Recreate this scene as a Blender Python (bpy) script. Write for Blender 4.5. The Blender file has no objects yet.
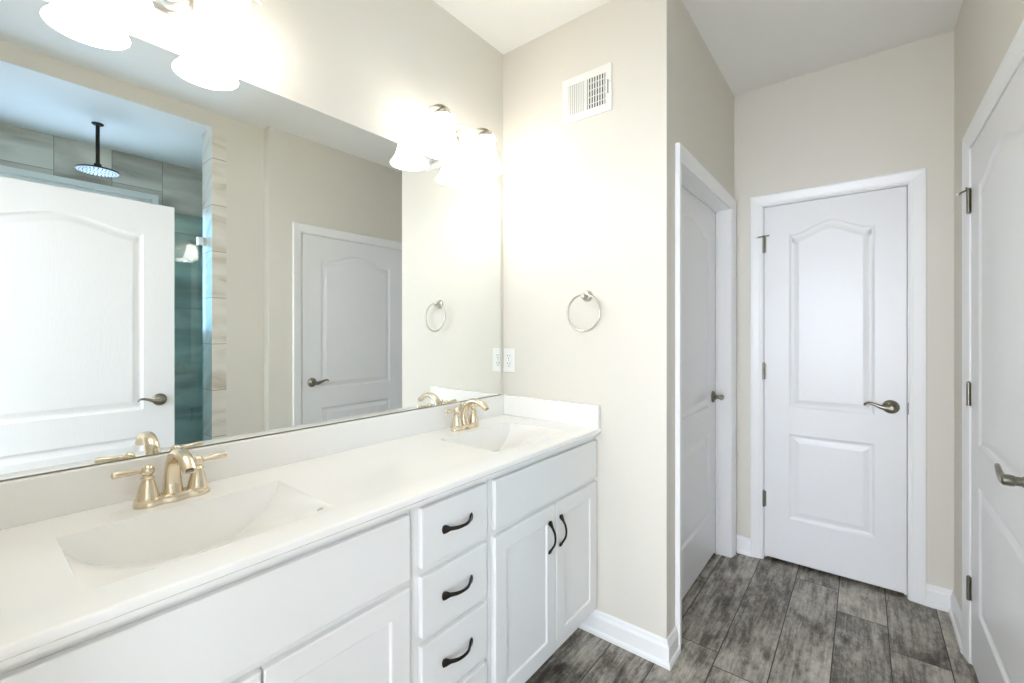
import bpy, bmesh, math, random
from mathutils import Vector, Matrix
PI = math.pi
S = bpy.context.scene
COL = S.collection

# ------------------------------------------------------------------ camera, world, exposure, large lights
cam_d = bpy.data.cameras.new('camera')
cam_d.sensor_width = 36.0
cam_d.lens = 443.717 * 36.0 / 1024.0
cam_d.shift_y = -9.62 / 1024.0
cam_d.clip_start = 0.01
cam = bpy.data.objects.new('camera', cam_d)
cam.location = (1.4478, -1.7569, 1.3183)
cam.rotation_euler = (PI / 2, 0, math.radians(38.3787))
COL.objects.link(cam)
S.camera = cam

S.view_settings.view_transform = 'Standard'
S.view_settings.look = 'None'
S.view_settings.gamma = 1.0
S.view_settings.use_curve_mapping = False
S.view_settings.exposure = 0.24
try:
    S.cycles.use_denoising = True
    S.cycles.max_bounces = 14
    S.cycles.diffuse_bounces = 7
    S.cycles.glossy_bounces = 8
    S.cycles.transparent_max_bounces = 16
    S.cycles.sample_clamp_indirect = 6.0
except Exception:
    pass

world = bpy.data.worlds.new('sky')
S.world = world
world.use_nodes = True
bg = world.node_tree.nodes['Background']
bg.inputs['Color'].default_value = (0.60, 0.75, 1.0, 1)
bg.inputs['Strength'].default_value = 7.8

LAMP_W = 1.4            # one vanity bulb
LAMP_COL = (1.0, 0.98, 0.96)
SHADE_GLOW = 3.2
FILL_LEFT_W = 10.0        # daylight fill before the added bedroom windows behind the camera
FILL_MID_W = 92.0
FILL_RIGHT_W = 36.0

def area(name, loc, rot, sx, sy, power, col):
    d = bpy.data.lights.new(name, 'AREA')
    d.shape = 'RECTANGLE'; d.size = sx; d.size_y = sy
    d.energy = power; d.color = col
    o = bpy.data.objects.new(name, d)
    o.location = loc; o.rotation_euler = rot
    COL.objects.link(o)
    return o
# added area lamps as daylight fill, in the unseen bedroom behind the camera
FILL_COL = (0.95, 0.945, 1.0)
if FILL_LEFT_W > 0: area('daylight_fill_left', (-0.9, -4.60, 1.45), (PI / 2, 0, 0), 1.5, 1.5, FILL_LEFT_W, FILL_COL)
if FILL_MID_W > 0: area('daylight_fill_middle', (1.3, -4.60, 1.45), (PI / 2, 0, 0), 1.5, 1.5, FILL_MID_W, FILL_COL)
if FILL_RIGHT_W > 0: area('daylight_fill_right', (3.5, -4.60, 1.45), (PI / 2, 0, 0), 1.5, 1.5, FILL_RIGHT_W, FILL_COL)

# ------------------------------------------------------------------ materials
def mat(name):
    m = bpy.data.materials.new(name); m.use_nodes = True
    nt = m.node_tree
    b = nt.nodes['Principled BSDF']
    return m, nt, b

def srgb(r, g, b):
    f = lambda c: (c / 255 / 12.92) if c / 255 <= 0.04045 else ((c / 255 + 0.055) / 1.055) ** 2.4
    return (f(r), f(g), f(b), 1)

def N(nt, t, **kw):
    n = nt.nodes.new(t)
    for k, v in kw.items():
        setattr(n, k, v)
    return n

def math_node(nt, op, a, b=None):
    n = N(nt, 'ShaderNodeMath', operation=op)
    for i, v in enumerate((a, b)):
        if v is None: continue
        if isinstance(v, (int, float)): n.inputs[i].default_value = v
        else: nt.links.new(v, n.inputs[i])
    return n.outputs[0]

def bump_noise(nt, b, scale, strength, dist=0.001, stretch=(1, 1, 1), detail=3):
    tc = N(nt, 'ShaderNodeTexCoord'); mp = N(nt, 'ShaderNodeMapping')
    mp.inputs['Scale'].default_value = stretch
    nz = N(nt, 'ShaderNodeTexNoise')
    nz.inputs['Scale'].default_value = scale; nz.inputs['Detail'].default_value = detail
    bp = N(nt, 'ShaderNodeBump')
    bp.inputs['Strength'].default_value = strength; bp.inputs['Distance'].default_value = dist
    nt.links.new(tc.outputs['Object'], mp.inputs['Vector'])
    nt.links.new(mp.outputs['Vector'], nz.inputs['Vector'])
    nt.links.new(nz.outputs['Fac'], bp.inputs['Height'])
    nt.links.new(bp.outputs['Normal'], b.inputs['Normal'])
    return nz

def paint(name, col, rough=0.6, scale=220, strength=0.12, dist=0.0006):
    m, nt, b = mat(name)
    b.inputs['Base Color'].default_value = col
    b.inputs['Roughness'].default_value = rough
    bump_noise(nt, b, scale, strength, dist)
    return m

M = {}
M['wall'] = paint('greige_wall_paint', srgb(224, 219, 208), 0.55)
M['ceiling'] = paint('white_ceiling_paint', srgb(242, 241, 237), 0.7)
M['trim'] = paint('white_trim_paint', srgb(243, 243, 242), 0.32, 60, 0.05)
M['cabinet'] = paint('white_cabinet_paint', srgb(236, 235, 232), 0.36, 90, 0.06)
M['plastic'] = paint('white_plastic', srgb(240, 239, 234), 0.35, 50, 0.02)
M['dark'] = paint('dark_recess', srgb(34, 34, 34), 0.8, 50, 0.02)
M['duct'] = paint('dark_opening_shade', srgb(44, 42, 38), 0.7, 50, 0.02)  # flat dark colour standing for the shade in the vent openings

def marble_white():
    m, nt, b = mat('cultured_marble')
    b.inputs['Roughness'].default_value = 0.16
    tc = N(nt, 'ShaderNodeTexCoord')
    nz = N(nt, 'ShaderNodeTexNoise'); nz.inputs['Scale'].default_value = 3.0; nz.inputs['Detail'].default_value = 4
    cr = N(nt, 'ShaderNodeValToRGB')
    cr.color_ramp.elements[0].color = srgb(240, 238, 233); cr.color_ramp.elements[1].color = srgb(245, 243, 239)
    nt.links.new(tc.outputs['Object'], nz.inputs['Vector'])
    nt.links.new(nz.outputs['Fac'], cr.inputs['Fac'])
    nt.links.new(cr.outputs['Color'], b.inputs['Base Color'])
    return m
M['marble'] = marble_white()

def door_paint():
    # moulded hardboard door: white paint over an embossed wood grain
    m, nt, b = mat('white_moulded_door')
    b.inputs['Base Color'].default_value = srgb(236, 236, 236)
    b.inputs['Roughness'].default_value = 0.33
    tc = N(nt, 'ShaderNodeTexCoord'); mp = N(nt, 'ShaderNodeMapping')
    mp.inputs['Scale'].default_value = (1.0, 1.0, 0.16)
    nz = N(nt, 'ShaderNodeTexNoise'); nz.inputs['Scale'].default_value = 7.8; nz.inputs['Detail'].default_value = 2
    rings = math_node(nt, 'SINE', math_node(nt, 'MULTIPLY', nz.outputs['Fac'], 130.0))
    mp2 = N(nt, 'ShaderNodeMapping'); mp2.inputs['Scale'].default_value = (90, 90, 2.0)
    n2 = N(nt, 'ShaderNodeTexNoise'); n2.inputs['Scale'].default_value = 2.0; n2.inputs['Detail'].default_value = 3
    h = math_node(nt, 'ADD', math_node(nt, 'MULTIPLY', rings, 0.3), n2.outputs['Fac'])
    bp = N(nt, 'ShaderNodeBump'); bp.inputs['Strength'].default_value = 0.15; bp.inputs['Distance'].default_value = 0.0012
    nt.links.new(tc.outputs['Object'], mp.inputs['Vector']); nt.links.new(mp.outputs['Vector'], nz.inputs['Vector'])
    nt.links.new(tc.outputs['Object'], mp2.inputs['Vector']); nt.links.new(mp2.outputs['Vector'], n2.inputs['Vector'])
    nt.links.new(h, bp.inputs['Height']); nt.links.new(bp.outputs['Normal'], b.inputs['Normal'])
    return m
M['door'] = door_paint()

def metal(name, col, rough, stretch=(1, 1, 60)):
    m, nt, b = mat(name)
    b.inputs['Base Color'].default_value = col
    b.inputs['Metallic'].default_value = 1.0
    b.inputs['Roughness'].default_value = rough
    bump_noise(nt, b, 40, 0.04, 0.0004, stretch)
    return m
M['nickel'] = metal('champagne_brushed_nickel', srgb(222, 208, 184), 0.26)
M['satin'] = metal('satin_nickel', srgb(205, 200, 190), 0.28)
M['pewter'] = metal('aged_pewter', srgb(138, 134, 122), 0.30)
M['chrome'] = metal('chrome', srgb(225, 228, 230), 0.08)
M['bronze'] = metal('dark_bronze', srgb(62, 58, 54), 0.38)
M['rain_face'] = paint('pale_rubber_nozzle_plate', srgb(200, 205, 210), 0.4, 60, 0.02)

def mirror_mat():
    m = bpy.data.materials.new('mirror_silver'); m.use_nodes = True
    nt = m.node_tree; nt.nodes.clear()
    g = N(nt, 'ShaderNodeBsdfGlossy'); g.inputs['Roughness'].default_value = 0.0
    tc = N(nt, 'ShaderNodeTexCoord')
    nz = N(nt, 'ShaderNodeTexNoise'); nz.inputs['Scale'].default_value = 0.8
    cr = N(nt, 'ShaderNodeValToRGB')
    cr.color_ramp.elements[0].color = (0.90, 0.925, 0.91, 1); cr.color_ramp.elements[1].color = (0.92, 0.94, 0.925, 1)
    nt.links.new(tc.outputs['Object'], nz.inputs['Vector']); nt.links.new(nz.outputs['Fac'], cr.inputs['Fac'])
    nt.links.new(cr.outputs['Color'], g.inputs['Color'])
    o = N(nt, 'ShaderNodeOutputMaterial'); nt.links.new(g.outputs[0], o.inputs['Surface'])
    return m
M['mirror'] = mirror_mat()

def glass_mat(name, tint, ior=1.5):
    m = bpy.data.materials.new(name); m.use_nodes = True
    nt = m.node_tree; nt.nodes.clear()
    t = N(nt, 'ShaderNodeBsdfTransparent'); t.inputs['Color'].default_value = tint
    g = N(nt, 'ShaderNodeBsdfGlossy'); g.inputs['Roughness'].default_value = 0.0
    g.inputs['Color'].default_value = (0.95, 1, 1, 1)
    fr = N(nt, 'ShaderNodeFresnel'); fr.inputs['IOR'].default_value = ior
    mx = N(nt, 'ShaderNodeMixShader')
    ge = N(nt, 'ShaderNodeNewGeometry')
    k = math_node(nt, 'MULTIPLY', fr.outputs[0], math_node(nt, 'SUBTRACT', 1.0, ge.outputs['Backfacing']))
    nt.links.new(math_node(nt, 'MULTIPLY', k, 1.5), mx.inputs[0]); nt.links.new(t.outputs[0], mx.inputs[1]); nt.links.new(g.outputs[0], mx.inputs[2])
    o = N(nt, 'ShaderNodeOutputMaterial'); nt.links.new(mx.outputs[0], o.inputs['Surface'])
    return m
M['shower_glass'] = glass_mat('blue_green_shower_glass', (0.66, 0.86, 0.88, 1), 1.6)
M['pane'] = glass_mat('window_glass', (0.90, 0.95, 0.97, 1))

def shade_mat():
    # opal glass lit from inside by its bulb
    m = bpy.data.materials.new('opal_glass'); m.use_nodes = True
    nt = m.node_tree; nt.nodes.clear()
    d = N(nt, 'ShaderNodeBsdfTranslucent'); d.inputs['Color'].default_value = (0.9, 0.88, 0.84, 1)
    e = N(nt, 'ShaderNodeEmission'); e.inputs['Color'].default_value = (1.0, 0.985, 0.975, 1); e.inputs['Strength'].default_value = SHADE_GLOW
    a = N(nt, 'ShaderNodeAddShader')
    nt.links.new(d.outputs[0], a.inputs[0]); nt.links.new(e.outputs[0], a.inputs[1])
    o = N(nt, 'ShaderNodeOutputMaterial'); nt.links.new(a.outputs[0], o.inputs['Surface'])
    return m
M['opal'] = shade_mat()
def bulb_mat():
    m = bpy.data.materials.new('lit_bulb'); m.use_nodes = True
    nt = m.node_tree; nt.nodes.clear()
    e = N(nt, 'ShaderNodeEmission'); e.inputs['Color'].default_value = (1.0, 0.965, 0.93, 1); e.inputs['Strength'].default_value = 6.2
    o = N(nt, 'ShaderNodeOutputMaterial'); nt.links.new(e.outputs[0], o.inputs['Surface'])
    return m
M['bulb'] = bulb_mat()

def tile_mat(name, lo, hi, vein, axes, tw, th, ou, ov, stagger=0.5, vein_scale=2.2):
    # veined stone tile; axes = the two object axes the grid runs along
    m, nt, b = mat(name)
    b.inputs['Roughness'].default_value = 0.28
    tc = N(nt, 'ShaderNodeTexCoord'); sp = N(nt, 'ShaderNodeSeparateXYZ')
    nt.links.new(tc.outputs['Object'], sp.inputs[0])
    u = math_node(nt, 'DIVIDE', math_node(nt, 'SUBTRACT', sp.outputs[axes[0]], ou), tw)
    v = math_node(nt, 'DIVIDE', math_node(nt, 'SUBTRACT', sp.outputs[axes[1]], ov), th)
    row = math_node(nt, 'FLOOR', v)
    u2 = math_node(nt, 'ADD', u, math_node(nt, 'MULTIPLY', row, stagger))
    cell = math_node(nt, 'FLOOR', u2)
    fu = math_node(nt, 'FRACT', u2); fv = math_node(nt, 'FRACT', v)
    du = math_node(nt, 'MULTIPLY', math_node(nt, 'MINIMUM', fu, math_node(nt, 'SUBTRACT', 1.0, fu)), tw)
    dv = math_node(nt, 'MULTIPLY', math_node(nt, 'MINIMUM', fv, math_node(nt, 'SUBTRACT', 1.0, fv)), th)
    grout = math_node(nt, 'LESS_THAN', math_node(nt, 'MINIMUM', du, dv), 0.0016)
    cx = N(nt, 'ShaderNodeCombineXYZ')
    nt.links.new(cell, cx.inputs[0]); nt.links.new(row, cx.inputs[1])
    wn = N(nt, 'ShaderNodeTexWhiteNoise'); nt.links.new(cx.outputs[0], wn.inputs['Vector'])
    sc = N(nt, 'ShaderNodeVectorMath', operation='SCALE'); sc.inputs['Scale'].default_value = 7.0
    nt.links.new(wn.outputs['Color'], sc.inputs[0])
    ad = N(nt, 'ShaderNodeVectorMath', operation='ADD')
    nt.links.new(tc.outputs['Object'], ad.inputs[0]); nt.links.new(sc.outputs[0], ad.inputs[1])
    mr = N(nt, 'ShaderNodeMapping'); mr.inputs['Rotation'].default_value = (0.85, 0.75, 0.6)
    mp = N(nt, 'ShaderNodeMapping'); mp.inputs['Scale'].default_value = (3.4, 0.75, 0.75)
    nt.links.new(ad.outputs[0], mr.inputs['Vector']); nt.links.new(mr.outputs[0], mp.inputs['Vector'])
    nz = N(nt, 'ShaderNodeTexNoise'); nz.inputs['Scale'].default_value = vein_scale; nz.inputs['Detail'].default_value = 4
    nz.inputs['Distortion'].default_value = 0.6
    nt.links.new(mp.outputs[0], nz.inputs['Vector'])
    r1 = N(nt, 'ShaderNodeValToRGB')
    r1.color_ramp.elements[0].position = 0.30; r1.color_ramp.elements[0].color = vein
    e = r1.color_ramp.elements.new(0.46); e.color = lo
    r1.color_ramp.elements[-1].position = 0.62; r1.color_ramp.elements[-1].color = hi
    nt.links.new(nz.outputs['Fac'], r1.inputs['Fac'])
    mx = N(nt, 'ShaderNodeMix', data_type='RGBA')
    nt.links.new(grout, mx.inputs['Factor']); nt.links.new(r1.outputs['Color'], mx.inputs['A'])
    mx.inputs['B'].default_value = srgb(120, 116, 106)
    nt.links.new(mx.outputs['Result'], b.inputs['Base Color'])
    return m
M['tile_back'] = tile_mat('stone_tile_shower_back', srgb(202, 197, 184), srgb(224, 219, 207), srgb(160, 153, 140), (2, 1), 0.60, 0.296, 2.11, -0.737)
M['tile_side'] = tile_mat('stone_tile_shower_side', srgb(202, 197, 184), srgb(224, 219, 207), srgb(160, 153, 140), (0, 2), 0.60, 0.30, 2.2, 2.40)
M['tile_jamb'] = tile_mat('stone_tile_jamb', srgb(220, 213, 200), srgb(230, 225, 214), srgb(190, 177, 156), (1, 2), 3.0, 0.30, -2.2, 2.44, 0.0, 3.5)
M['tile_floor'] = tile_mat('stone_mosaic_floor', srgb(150, 145, 134), srgb(175, 170, 158), srgb(120, 112, 100), (0, 1), 0.05, 0.05, 0, 0)

def floor_mat():
    m, nt, b = mat('weathered_grey_planks')
    tc = N(nt, 'ShaderNodeTexCoord'); sp = N(nt, 'ShaderNodeSeparateXYZ')
    nt.links.new(tc.outputs['Object'], sp.inputs[0])
    W, Lg = 0.1845, 1.22
    u = math_node(nt, 'DIVIDE', math_node(nt, 'SUBTRACT', sp.outputs[0], 0.0575), W)
    row = math_node(nt, 'FLOOR', u); fu = math_node(nt, 'FRACT', u)
    ramp = N(nt, 'ShaderNodeValToRGB'); ramp.color_ramp.interpolation = 'CONSTANT'
    # where each row's butt joints fall (metres, 0..1.22), row by row from the mirror wall
    offs = [0.55, 1.0, 0.30, 0.75, 0.20, 0.11, 1.05, 0.84, 0.655, 0.35, 0.9, 0.15]
    els = ramp.color_ramp.elements
    for i, o in enumerate(offs):
        pos = (i) / 16.0
        el = els[0] if i == 0 else (els[1] if i == 1 else els.new(pos))
        el.position = pos; v = o / 1.22; el.color = (v, v, v, 1)
    nt.links.new(math_node(nt, 'DIVIDE', math_node(nt, 'ADD', row, 0.5), 16.0), ramp.inputs['Fac'])
    v = math_node(nt, 'SUBTRACT', math_node(nt, 'DIVIDE', sp.outputs[1], Lg), ramp.outputs['Color'])
    cell = math_node(nt, 'FLOOR', v); fv = math_node(nt, 'FRACT', v)
    du = math_node(nt, 'MULTIPLY', math_node(nt, 'MINIMUM', fu, math_node(nt, 'SUBTRACT', 1.0, fu)), W)
    dv = math_node(nt, 'MULTIPLY', math_node(nt, 'MINIMUM', fv, math_node(nt, 'SUBTRACT', 1.0, fv)), Lg)
    seam = math_node(nt, 'LESS_THAN', math_node(nt, 'MINIMUM', du, dv), 0.0019)
    cx = N(nt, 'ShaderNodeCombineXYZ'); nt.links.new(row, cx.inputs[0]); nt.links.new(cell, cx.inputs[1])
    wn = N(nt, 'ShaderNodeTexWhiteNoise'); nt.links.new(cx.outputs[0], wn.inputs['Vector'])
    sc = N(nt, 'ShaderNodeVectorMath', operation='SCALE'); sc.inputs['Scale'].default_value = 11.0
    nt.links.new(wn.outputs['Color'], sc.inputs[0])
    ad = N(nt, 'ShaderNodeVectorMath', operation='ADD')
    nt.links.new(tc.outputs['Object'], ad.inputs[0]); nt.links.new(sc.outputs[0], ad.inputs[1])
    def noise(sx, sy, scale, detail, dist=0.0, rough=0.6):
        mp = N(nt, 'ShaderNodeMapping'); mp.inputs['Scale'].default_value = (sx, sy, 1)
        n = N(nt, 'ShaderNodeTexNoise'); n.inputs['Scale'].default_value = scale
        n.inputs['Detail'].default_value = detail; n.inputs['Distortion'].default_value = dist; n.inputs['Roughness'].default_value = rough
        nt.links.new(ad.outputs[0], mp.inputs['Vector']); nt.links.new(mp.outputs[0], n.inputs['Vector'])
        return n.outputs['Fac']
    grain = noise(16, 1.3, 4.0, 6, 0.4, 0.7)
    blot = noise(2.0, 0.8, 3.2, 4, 0.8)
    fine = noise(7, 3.5, 7.0, 5, 0.6, 0.75)
    t = math_node(nt, 'ADD', math_node(nt, 'MULTIPLY', grain, 0.42), math_node(nt, 'MULTIPLY', blot, 0.62))
    t = math_node(nt, 'ADD', t, math_node(nt, 'MULTIPLY', fine, 0.32))
    t = math_node(nt, 'ADD', t, math_node(nt, 'MULTIPLY', math_node(nt, 'SUBTRACT', wn.outputs['Value'], 0.5), 0.07))
    # knots
    mpk = N(nt, 'ShaderNodeMapping'); mpk.inputs['Scale'].default_value = (5.2, 2.4, 1)
    vo = N(nt, 'ShaderNodeTexVoronoi'); vo.inputs['Scale'].default_value = 1.0
    nt.links.new(ad.outputs[0], mpk.inputs['Vector']); nt.links.new(mpk.outputs[0], vo.inputs['Vector'])
    knot = N(nt, 'ShaderNodeMapRange'); knot.inputs['From Min'].default_value = 0.03; knot.inputs['From Max'].default_value = 0.13
    knot.inputs['To Min'].default_value = -0.22; knot.inputs['To Max'].default_value = 0.0
    nt.links.new(vo.outputs['Distance'], knot.inputs['Value'])
    t = math_node(nt, 'ADD', t, knot.outputs['Result'])
    cr = N(nt, 'ShaderNodeValToRGB')
    e = cr.color_ramp.elements
    e[0].position = 0.53; e[0].color = srgb(54, 49, 44)
    e[1].position = 0.83; e[1].color = srgb(198, 192, 180)
    x = e.new(0.625); x.color = srgb(108, 101, 92)
    x = e.new(0.70); x.color = srgb(152, 146, 135)
    nt.links.new(t, cr.inputs['Fac'])
    mx = N(nt, 'ShaderNodeMix', data_type='RGBA')
    nt.links.new(seam, mx.inputs['Factor']); nt.links.new(cr.outputs['Color'], mx.inputs['A'])
    mx.inputs['B'].default_value = srgb(34, 31, 29)
    nt.links.new(mx.outputs['Result'], b.inputs['Base Color'])
    b.inputs['Roughness'].default_value = 0.42
    bp = N(nt, 'ShaderNodeBump'); bp.inputs['Strength'].default_value = 0.25; bp.inputs['Distance'].default_value = 0.001
    nt.links.new(t, bp.inputs['Height']); nt.links.new(bp.outputs['Normal'], b.inputs['Normal'])
    return m
M['floor'] = floor_mat()
M['carpet'] = paint('beige_carpet', srgb(190, 184, 172), 0.95, 400, 0.5, 0.004)

# ------------------------------------------------------------------ mesh helpers
def BM(): return bmesh.new()

def add_box(bm, x0, x1, y0, y1, z0, z1, bev=0.0, seg=2):
    vs = [bm.verts.new((x, y, z)) for x in (x0, x1) for y in (y0, y1) for z in (z0, z1)]
    f = [(0, 1, 3, 2), (4, 6, 7, 5), (0, 4, 5, 1), (2, 3, 7, 6), (0, 2, 6, 4), (1, 5, 7, 3)]
    fs = [bm.faces.new([vs[i] for i in q]) for q in f]
    if bev > 0:
        es = list({e for q in fs for e in q.edges})
        bmesh.ops.bevel(bm, geom=es, offset=bev, segments=seg, profile=0.5, affect='EDGES')
    return vs

def add_lathe(bm, prof, n=32, mtx=None, cap0=True, cap1=True, sx=1.0, sy=1.0):
    """prof: (radius, height) pairs about local z"""
    mtx = mtx or Matrix.Identity(4)
    rings = []
    for r, z in prof:
        rings.append([bm.verts.new(mtx @ Vector((r * sx * math.cos(2 * PI * i / n), r * sy * math.sin(2 * PI * i / n), z))) for i in range(n)])
    for a, b in zip(rings, rings[1:]):
        for i in range(n):
            j = (i + 1) % n
            bm.faces.new((a[i], a[j], b[j], b[i]))
    if cap0: bm.faces.new(list(reversed(rings[0])))
    if cap1: bm.faces.new(rings[-1])

def add_sweep(bm, pts, ra, rb, ref, n=14, closed=False, flat=2.0):
    """elliptical sweep; ra = radius along ref, rb = radius across it; flat>2 squares the section"""
    pts = [Vector(p) for p in pts]; k = len(pts)
    fa = ra if callable(ra) else (lambda t: ra); fb = rb if callable(rb) else (lambda t: rb)
    rings = []
    for i, p in enumerate(pts):
        if closed: t = pts[(i + 1) % k] - pts[i - 1]
        else: t = pts[min(i + 1, k - 1)] - pts[max(i - 1, 0)]
        t.normalize()
        a = Vector(ref); a = a - t * a.dot(t)
        if a.length < 1e-6: a = t.orthogonal()
        a.normalize(); b = t.cross(a)
        s = i / (k - 1)
        ring = []
        for j in range(n):
            c, d = math.cos(2 * PI * j / n), math.sin(2 * PI * j / n)
            c = math.copysign(abs(c) ** (2 / flat), c); d = math.copysign(abs(d) ** (2 / flat), d)
            ring.append(bm.verts.new(p + a * (c * fa(s)) + b * (d * fb(s))))
        rings.append(ring)
    pairs = list(zip(rings, rings[1:])) + ([(rings[-1], rings[0])] if closed else [])
    for A, B in pairs:
        for j in range(n):
            l = (j + 1) % n
            bm.faces.new((A[j], A[l], B[l], B[j]))
    if not closed:
        bm.faces.new(list(reversed(rings[0]))); bm.faces.new(rings[-1])

def smooth_path(pts, n=40):
    """Catmull-Rom through the points"""
    P = [Vector(p) for p in pts]; out = []
    segs = len(P) - 1
    for i in range(n + 1):
        s = i / n * segs; k = min(int(s), segs - 1); t = s - k
        p0, p1, p2, p3 = P[max(k - 1, 0)], P[k], P[k + 1], P[min(k + 2, segs)]
        out.append(0.5 * ((2 * p1) + (-p0 + p2) * t + (2 * p0 - 5 * p1 + 4 * p2 - p3) * t * t + (-p0 + 3 * p1 - 3 * p2 + p3) * t ** 3))
    return out

def ramp(*kv):
    def f(s):
        for (a, x), (b, y) in zip(kv, kv[1:]):
            if s <= b: return x + (y - x) * (s - a) / (b - a)
        return kv[-1][1]
    return f

def obj(name, bm, m, parent=None, smooth=None, loc=None, rot=None):
    bmesh.ops.recalc_face_normals(bm, faces=bm.faces[:])
    me = bpy.data.meshes.new(name); bm.to_mesh(me); bm.free()
    me.materials.append(m)
    if smooth is not None:
        for p in me.polygons: p.use_smooth = True
        try: me.set_sharp_from_angle(angle=math.radians(smooth))
        except Exception: pass
    o = bpy.data.objects.new(name, me); COL.objects.link(o)
    if parent: o.parent = parent
    if loc: o.location = loc
    if rot is not None: o.rotation_euler = (0, 0, rot)
    return o

def tag(o, label, cat, group=None, kind=None):
    o['label'] = label; o['category'] = cat
    if group: o['group'] = group
    if kind: o['kind'] = kind
    return o

def thing(name, label, cat, loc=(0, 0, 0), rotz=0.0, group=None, kind=None):
    o = bpy.data.objects.new(name, None); COL.objects.link(o)
    o.empty_display_size = 0.05
    o.location = loc; o.rotation_euler = (0, 0, rotz)
    return tag(o, label, cat, group, kind)

def dup(root, loc, label):
    r = root.copy(); COL.objects.link(r); r.location = loc; r['label'] = label
    for ch in list(root.children):
        c = ch.copy(); COL.objects.link(c); c.parent = r
        for g in list(ch.children):
            d = g.copy(); COL.objects.link(d); d.parent = c
    return r

def boxes(name, m, label, cat, *bs, bev=0.0):
    bm = BM()
    for b in bs: add_box(bm, *b, bev=bev)
    return tag(obj(name, bm, m), label, cat, kind='structure')

# ------------------------------------------------------------------ the room shell (x from the mirror wall, y into the room, z up)
H = 2.74; HS = 2.6436; XR = 1.783; XS = 1.86; Y2 = 1.1724; XC = 0.837
YN = -1.885
boxes('floor', M['floor'], 'weathered grey wood plank floor', 'floor', (-0.12, 2.03, YN - 0.12, 1.40, -0.06, 0.0))
boxes('ceiling', M['ceiling'], 'flat white ceiling over vanity and hallway', 'ceiling', (-0.12, 2.03, YN - 0.12, 1.40, H, H + 0.08))
boxes('wall_left', M['wall'], 'greige wall carrying the long mirror', 'wall', (-0.12, 0, YN - 0.12, 0.10, 0, H))
boxes('wall_end', M['wall'], 'greige wall at vanity end with vent and towel ring', 'wall', (0, XC, 0, 0.10, 0, H), bev=0.0)
boxes('wall_hall_left', M['wall'], 'greige hallway wall around the recessed door', 'wall',
      (0.722, XC, 0.10, 0.150, 0, H), (0.722, XC, 1.083, 1.29, 0, H), (0.722, XC, 0.150, 1.083, 2.051, H))
boxes('wall_hall_end', M['wall'], 'greige wall at the hallway end', 'wall',
      (XC, 0.975, Y2, Y2 + 0.117, 0, H), (1.637, XR + 0.117, Y2, Y2 + 0.117, 0, H), (0.975, 1.637, Y2, Y2 + 0.117, 2.061, H))
boxes('wall_right', M['wall'], 'greige right wall around the near white door', 'wall',
      (XR, XR + 0.117, -0.399, -0.190, 0, H), (XR, XR + 0.117, 0.771, Y2, 0, H), (XR, XR + 0.117, -0.190, 0.771, 2.061, H))
boxes('wall_shower_front', M['wall'], 'greige wall strip and header at the shower opening', 'wall',
      (XS, 2.03, -0.634, -0.399, 0, H), (XS, XS + 0.012, YN, -0.634, HS, H))
boxes('trim_1', M['tile_jamb'], 'beige veined tile column edging the shower opening', 'tile trim', (XS - 0.006, 2.03, -0.716, -0.634, 0, HS))
boxes('wall_near', M['wall'], 'greige wall with the entrance doorway', 'wall',
      (0, 0.776, YN - 0.12, YN, 0, H), (1.735, 3.0, YN - 0.12, YN, 0, H), (0.776, 1.735, YN - 0.12, YN, 2.063, H))
# unseen boxes added behind the shut doors to keep light out of the gaps
boxes('wall_light_block_end', M['wall'], 'added light-blocking walls behind the hallway end door', 'wall',
      (0.90, 1.72, Y2 + 0.55, Y2 + 0.60, 0, 2.2), (0.88, 0.93, Y2 + 0.117, Y2 + 0.60, 0, 2.2), (1.69, 1.74, Y2 + 0.117, Y2 + 0.60, 0, 2.2), (0.88, 1.74, Y2 + 0.117, Y2 + 0.60, 2.2, 2.25), (0.88, 1.74, Y2 + 0.117, Y2 + 0.60, -0.06, 0))
boxes('wall_light_block_right', M['wall'], 'added light-blocking walls behind the right wall door', 'wall',
      (2.35, 2.40, -0.30, 0.90, 0, 2.2), (1.90, 2.40, -0.30, -0.25, 0, 2.2), (1.90, 2.40, 0.85, 0.90, 0, 2.2), (1.90, 2.40, -0.30, 0.90, 2.2, 2.25), (1.90, 2.40, -0.30, 0.90, -0.06, 0))
boxes('wall_light_block_left', M['wall'], 'added light-blocking walls behind the recessed hallway door', 'wall',
      (0.10, 0.15, 0.10, 1.29, 0, 2.2), (0.10, 0.722, 1.24, 1.29, 0, 2.2), (0.10, 0.722, 0.10, 1.29, 2.2, 2.25), (0.10, 0.722, 0.10, 1.29, -0.06, 0))
# shower stall
boxes('wall_shower_back', M['tile_back'], 'veined grey stone tile wall behind the shower', 'wall',
      (2.85, 2.95, YN, -0.78 + 0.018, 0, 1.25), (2.85, 2.95, YN, -0.762, 2.374, HS),
      (2.85, 2.95, -0.762, -0.35, 0, HS), (2.85, 2.95, YN, -1.68, 1.25, 2.374))
boxes('wall_shower_side', M['tile_side'], 'veined grey stone tile side wall of the shower', 'wall', (2.03, 2.85, -0.42, -0.35, 0, HS))
boxes('ceiling_shower', M['ceiling'], 'white shower ceiling holding the rain shower head', 'ceiling', (2.03, 2.95, YN, -0.35, HS, HS + 0.08), (XS + 0.012, 2.03, YN, -0.634, HS, HS + 0.08))
boxes('floor_shower', M['tile_floor'], 'stone mosaic shower floor', 'floor', (2.03, 2.95, YN, -0.35, -0.06, 0.02))
boxes('trim_2', M['tile_jamb'], 'beige tiled curb under the shower glass', 'tile trim', (XS, 2.03, YN, -0.716, 0, 0.11))
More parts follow.
